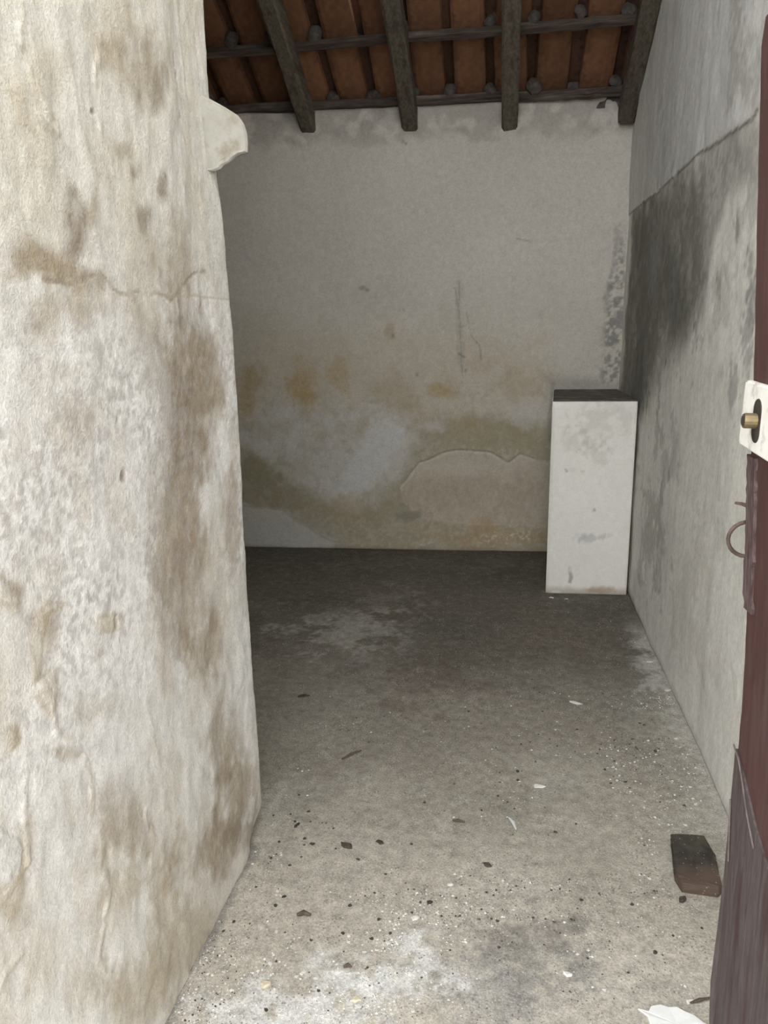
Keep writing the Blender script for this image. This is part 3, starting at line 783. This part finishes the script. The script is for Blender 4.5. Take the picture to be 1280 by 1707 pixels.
c = mixc(nt, 'MIX', c, (.075, .07, .045), ramp(nt, n2.outputs['Fac'], [(.52, 0.0), (.68, .7)]))
sx = N(nt, 'ShaderNodeSeparateXYZ'); nt.links.new(tc.outputs['Object'], sx.inputs[0])
mm = N(nt, 'ShaderNodeMath', operation='MULTIPLY_ADD'); nt.links.new(sx.outputs['Y'], mm.inputs[0]); mm.inputs[1].default_value = -5.0; nt.links.new(n2.outputs['Fac'], mm.inputs[2])
c = mixc(nt, 'MIX', c, (.10, .065, .046), ramp(nt, mm.outputs[0], [(.62, 0.0), (.95, .85)]))
vo = N(nt, 'ShaderNodeTexVoronoi'); vo.inputs['Scale'].default_value = 70; nt.links.new(tc.outputs['Object'], vo.inputs['Vector'])
c = mixc(nt, 'MIX', c, (.45, .43, .4), ramp(nt, vo.outputs['Distance'], [(.06, .6), (.16, 0.0)]))
nt.links.new(c, b.inputs['Base Color']); b.inputs['Roughness'].default_value = .9
bp = N(nt, 'ShaderNodeBump'); bp.inputs['Strength'].default_value = .5; bp.inputs['Distance'].default_value = .004
nt.links.new(n1.outputs['Fac'], bp.inputs['Height']); nt.links.new(bp.outputs[0], b.inputs['Normal'])
blk = bm_obj('brick', bm, m, None, (bx, by, floor_z(bx, by)-.001))
tag(blk, 'dark mossy brick lying flat on the floor beside the open door', 'brick')

# loose bits
M_CHW = simple_mat('plaster_flake', (.66, .64, .6), (.78, .76, .72), 60, vary=.12)
M_CHY = simple_mat('cream_mortar', (.62, .55, .40), (.7, .63, .48), 60)
M_CHD = simple_mat('dark_crumb', (.045, .038, .03), (.10, .085, .07), 80, vary=.3)
M_CHB = simple_mat('brown_crumb', (.075, .055, .04), (.14, .11, .08), 80)
def chip_mesh(name, rs, n=7, flat=.35, seed=0, el=1.0, mat=None):
    rs *= .85; r = random.Random(seed); bm = bmesh.new(); a = []; bvs = []; c = []
    for k in range(n):
        t = 2*math.pi*k/n+r.uniform(-.25, .25); q = rs*r.uniform(.5, 1.2)
        x, y = math.cos(t)*q*el, math.sin(t)*q/max(el, .4)**.5
        a.append(bm.verts.new((x*.9, y*.9, 0))); bvs.append(bm.verts.new((x, y, rs*flat*r.uniform(.45, .75)))); c.append(bm.verts.new((x*.6, y*.6, rs*flat*r.uniform(.8, 1.15))))
    for A, B in ((a, bvs), (bvs, c)):
        for k in range(n): bm.faces.new((A[k], A[(k+1) % n], B[(k+1) % n], B[k]))
    bm.faces.new(a[::-1]); bm.faces.new(c)
    bmesh.ops.recalc_face_normals(bm, faces=bm.faces[:])
    me = bpy.data.meshes.new(name); bm.to_mesh(me); bm.free(); me.materials.append(mat); return me
def on_floor(name, me, px, rot, label, cat, group=None, lift=-.0005):
    x, y = fpt(*px); o = link(name, me, None, None, (x, y, floor_z(x, y)+lift)); o.rotation_euler = (0, 0, rot)
    return tag(o, label, cat, group)
R0 = math.radians
on_floor('dark_crumb', chip_mesh('c', .020, 8, .7, 1, 1.2, M_CHD), (578, 1410), -.4, 'largest black clod in the middle of the floor near the thick left wall', 'clod')
on_floor('dark_crumb', chip_mesh('c', .013, 7, .6, 2, 1.3, M_CHD), (632, 1404), -.5, 'small black clod just right of the largest black clod', 'clod')
on_floor('dark_crumb', chip_mesh('c', .026, 7, .35, 3, 1.4, M_CHD), (507, 1160), .3, 'flat black scrap on the dark floor, farthest back by the thick wall', 'clod')
on_floor('dark_crumb', chip_mesh('c', .017, 7, .6, 4, 1.2, M_CHD), (1138, 1499), .3, 'black crumb touching the near left corner of the mossy brick', 'clod')
on_floor('dark_crumb', chip_mesh('c', .011, 7, .7, 5, 1.1, M_CHD), (716, 1505), .6, 'black crumb at the top edge of the white powder patch', 'clod')
on_floor('dark_crumb', chip_mesh('c', .014, 7, .4, 6, 1.3, M_CHD), (812, 1441), -.6, 'brown-black flake in the floor centre, left of the mossy brick', 'clod')
on_floor('plaster_flake', chip_mesh('c', .011, 7, .6, 7, 1.2, M_CHW), (752, 1474), .2, 'bright white plaster crumb alone in mid floor above the powder patch', 'flake')
on_floor('plaster_flake', chip_mesh('c', .024, 7, .14, 8, 1.4, M_CHW), (958, 1171), -.2, 'flat pale flake far back on the dark floor in front of the plinth', 'flake')
on_floor('plaster_flake', chip_mesh('c', .017, 7, .45, 9, 1.2, M_CHY), (442, 1641), .1, 'cream mortar lump near the foot of the thick left wall', 'flake')
on_floor('plaster_flake', chip_mesh('c', .013, 7, .45, 10, 1.3, M_CHY), (592, 1665), .4, 'cream yellow stone chip in the front white powder', 'flake')
on_floor('plaster_flake', chip_mesh('c', .012, 7, .5, 11, 1.1, M_CHW), (692, 1530), .4, 'white plaster lump at the upper end of the powder patch', 'flake')
on_floor('plaster_flake', chip_mesh('c', .010, 7, .4, 12, 1.3, M_CHW), (1150, 1668), .7, 'small white flake behind the big white paint flake near the door', 'flake')
on_floor('plaster_flake', chip_mesh('c', .013, 7, .5, 13, 1.2, M_CHW), (945, 1622), .0, 'white crumb alone between the soot mark and the open door', 'flake')
for q_, (fx, fy, rr_, lab_) in enumerate(((919, 996, .020, 'white plaster crumb at the left foot of the white plinth'), (944, 998, .012, 'little white crumb in front of the white plinth'), (1083, 1103, .016, 'white flake in the lime dust line along the right wall'), (1112, 1150, .014, 'pale flake at the foot of the right wall, halfway back'))):
    on_floor('plaster_flake', chip_mesh('c', rr_, 7, .4, 70+q_, 1.3, M_CHW), (fx, fy), .2*q_, lab_, 'flake')
on_floor('plaster_flake', chip_mesh('c', .020, 6, .2, 14, 1.5, M_CHW), (898, 1310), .1, 'pale flake beside dark crumbs in the middle distance', 'flake')
# big paint flake at the bottom edge
bm = bmesh.new(); r = random.Random(21); ring = []; x0, y0 = fpt(1130, 1707)
outl = [(-.082, .030), (-.060, .024), (-.052, .040), (-.030, .048), (-.012, .044), (.006, .046), (.022, .036), (.040, .030), (.058, .012), (.074, .004), (.070, -.04), (.03, -.075), (-.03, -.07), (-.06, -.03), (-.062, .012)]
lo = [bm.verts.new((x, y, 0)) for x, y in outl]; hi = [bm.verts.new((x*.97, y*.97, .004+r.uniform(0, .003))) for x, y in outl]
cc = bm.verts.new((0, 0, .004))
for k in range(len(outl)):
    j = (k+1) % len(outl); bm.faces.new((lo[k], lo[j], hi[j], hi[k])); bm.faces.new((hi[k], hi[j], cc))
bm.faces.new(lo[::-1])
o = bm_obj('paint_flake', bm, simple_mat('white_paint_flake', (.78, .78, .76), (.84, .84, .82), 40), None, (x0, y0, floor_z(x0, y0)-.001)); tag(o, 'large ragged white paint flake at the foot of the open door', 'flake')
# twigs, curled leaf, feather
def twig(name, pxs, rad, mat, label, cat):
    P = [fpt(*q) for q in pxs]; x0, y0 = P[0]; bm = bmesh.new()
    tube(bm, [(x-x0, y-y0, rad*.8+(.002 if 0 < i < len(P)-1 else 0)+floor_z(x, y)-floor_z(x0, y0)) for i, (x, y) in enumerate(P)], [rad*(1-.5*abs(2*i/(len(P)-1)-1)) for i in range(len(P))], 6)
    o = bm_obj(name, bm, mat, None, (x0, y0, floor_z(x0, y0))); return tag(o, label, cat)
twig('twig', [(570, 1266), (586, 1258), (602, 1252)], .006, M_CHB, 'short dark twig on the floor right of the thick wall', 'twig')
twig('twig', [(1150, 1672), (1165, 1668), (1184, 1663)], .004, M_CHB, 'thin twig by the bottom of the open door', 'twig')
twig('twig', [(495, 1526), (506, 1523), (518, 1526)], .007, M_CHB, 'curled brown leaf scrap on the near floor left of the powder', 'leaf')
twig('twig', [(754, 1368), (764, 1369), (775, 1371)], .005, M_CHB, 'little brown stick in the centre of the floor', 'twig')
twig('twig', [(572, 1612), (580, 1610), (586, 1612)], .005, M_CHB, 'tiny brown stick at the front beside the white powder', 'twig')
twig('feather', [(848, 1364), (855, 1373), (860, 1384)], .006, simple_mat('grey_feather', (.5, .5, .5), (.62, .62, .6), 60), 'small pale grey feather in the middle of the floor', 'feather')

# countable small chips
rnd = random.Random(31)
wm = [chip_mesh('f', 1, 6, .35, 40+k, rnd.uniform(.9, 1.5), M_CHW) for k in range(5)]
dm = [chip_mesh('f', 1, 6, .6, 50+k, rnd.uniform(.9, 1.4), M_CHD) for k in range(5)]
def scatter(n, meshes, name, lab, cat, grp, rmin, rmax, regions):
    k = 0
    while k < n:
        x0, x1, y0, y1 = rnd.choice(regions); px_, py_ = rnd.uniform(x0, x1), rnd.uniform(y0, y1)
        x, y = fpt(px_, py_)
        if x < XL+.03 or x > XR-.03 or (x < -.6 and y < 2.1 and x < XL+.05): continue
        if .46 < x < .66 and 1.88 < y < 2.18: continue
        if y > 4.3 and x > .2: continue
        o = link(name, meshes[k % len(meshes)], None, None, (x, y, floor_z(x, y)-.0004)); q = rnd.uniform(rmin, rmax); o.scale = (q, q, q)
        o.rotation_euler = (0, 0, rnd.uniform(0, 6.28)); tag(o, lab, cat, grp); k += 1
scatter(90, wm, 'plaster_flake', 'small white plaster crumb scattered loose on the concrete floor', 'flake', 'small plaster crumbs on the floor', .0045, .009,
        [(450, 1190, 1250, 1690), (420, 760, 1420, 1700), (900, 1200, 1150, 1420), (300, 760, 1550, 1700)])
scatter(90, dm, 'dark_crumb', 'small black grit crumb scattered loose on the concrete floor', 'clod', 'small black crumbs on the floor', .004, .0085,
        [(445, 1190, 1200, 1640), (440, 560, 1340, 1420), (700, 1100, 1170, 1360), (300, 700, 1400, 1690)])
# uncountable grit: one mesh each of pale and dark grains
def grit_into(V_, F_, M_, slot, n, regions, rmin, rmax, seed):
    r = random.Random(seed); k = 0
    while k < n:
        x0, x1, y0, y1, wgt = r.choices(regions, weights=[q[4] for q in regions])[0]
        x, y = fpt(r.uniform(x0, x1), r.uniform(y0, y1))
        if x < XL+.01 or x > XR-.01 or y > 5.1 or y < .8: continue
        if y > 4.32 and x > .2: continue
        if .47 < x < .66 and 1.88 < y < 2.18: continue
        if abs(x-x_fl) < .10 and abs(y-y_fl) < .09: continue
        q = r.uniform(rmin, rmax)*(.75 if r.random() < .8 else 1.5); z = floor_z(x, y)-.0008; t = r.uniform(0, 6.28); e = r.uniform(.6, 1.3); b = len(V_)
        for kk in range(4):
            a = t+kk*math.pi/2+r.uniform(-.3, .3); V_.append((x+math.cos(a)*q*(e if kk % 2 else 1), y+math.sin(a)*q*(e if kk % 2 else 1), z))
        V_.append((x+r.uniform(-.3, .3)*q, y+r.uniform(-.3, .3)*q, z+q*r.uniform(.5, .9)))
        F_ += [(b, b+1, b+4), (b+1, b+2, b+4), (b+2, b+3, b+4), (b+3, b, b+4)]; M_ += [slot]*4; k += 1
x_fl, y_fl = fpt(1130, 1707)
V_, F_, M_ = [], [], []
grit_into(V_, F_, M_, 0, 5200, [(300, 1190, 1400, 1707, 3), (270, 780, 1560, 1707, 4), (560, 780, 1500, 1700, 2), (440, 1190, 1150, 1500, 2), (1010, 1190, 1020, 1420, 2.6), (1060, 1140, 1040, 1200, 1.4)], .0012, .0034, 61)
grit_into(V_, F_, M_, 1, 3400, [(300, 1190, 1400, 1707, 3), (440, 1190, 1120, 1500, 3), (1000, 1140, 1030, 1250, 1.5), (760, 960, 1480, 1680, .6)], .0012, .0032, 62)
me = bpy.data.meshes.new('floor_grit'); me.from_pydata(V_, [], F_); me.update()
me.materials.append(M_CHW); me.materials.append(M_CHD); me.polygons.foreach_set('material_index', M_)
tag(link('floor_grit', me), 'fine white and black grit strewn over the concrete floor', 'grit', kind='stuff')
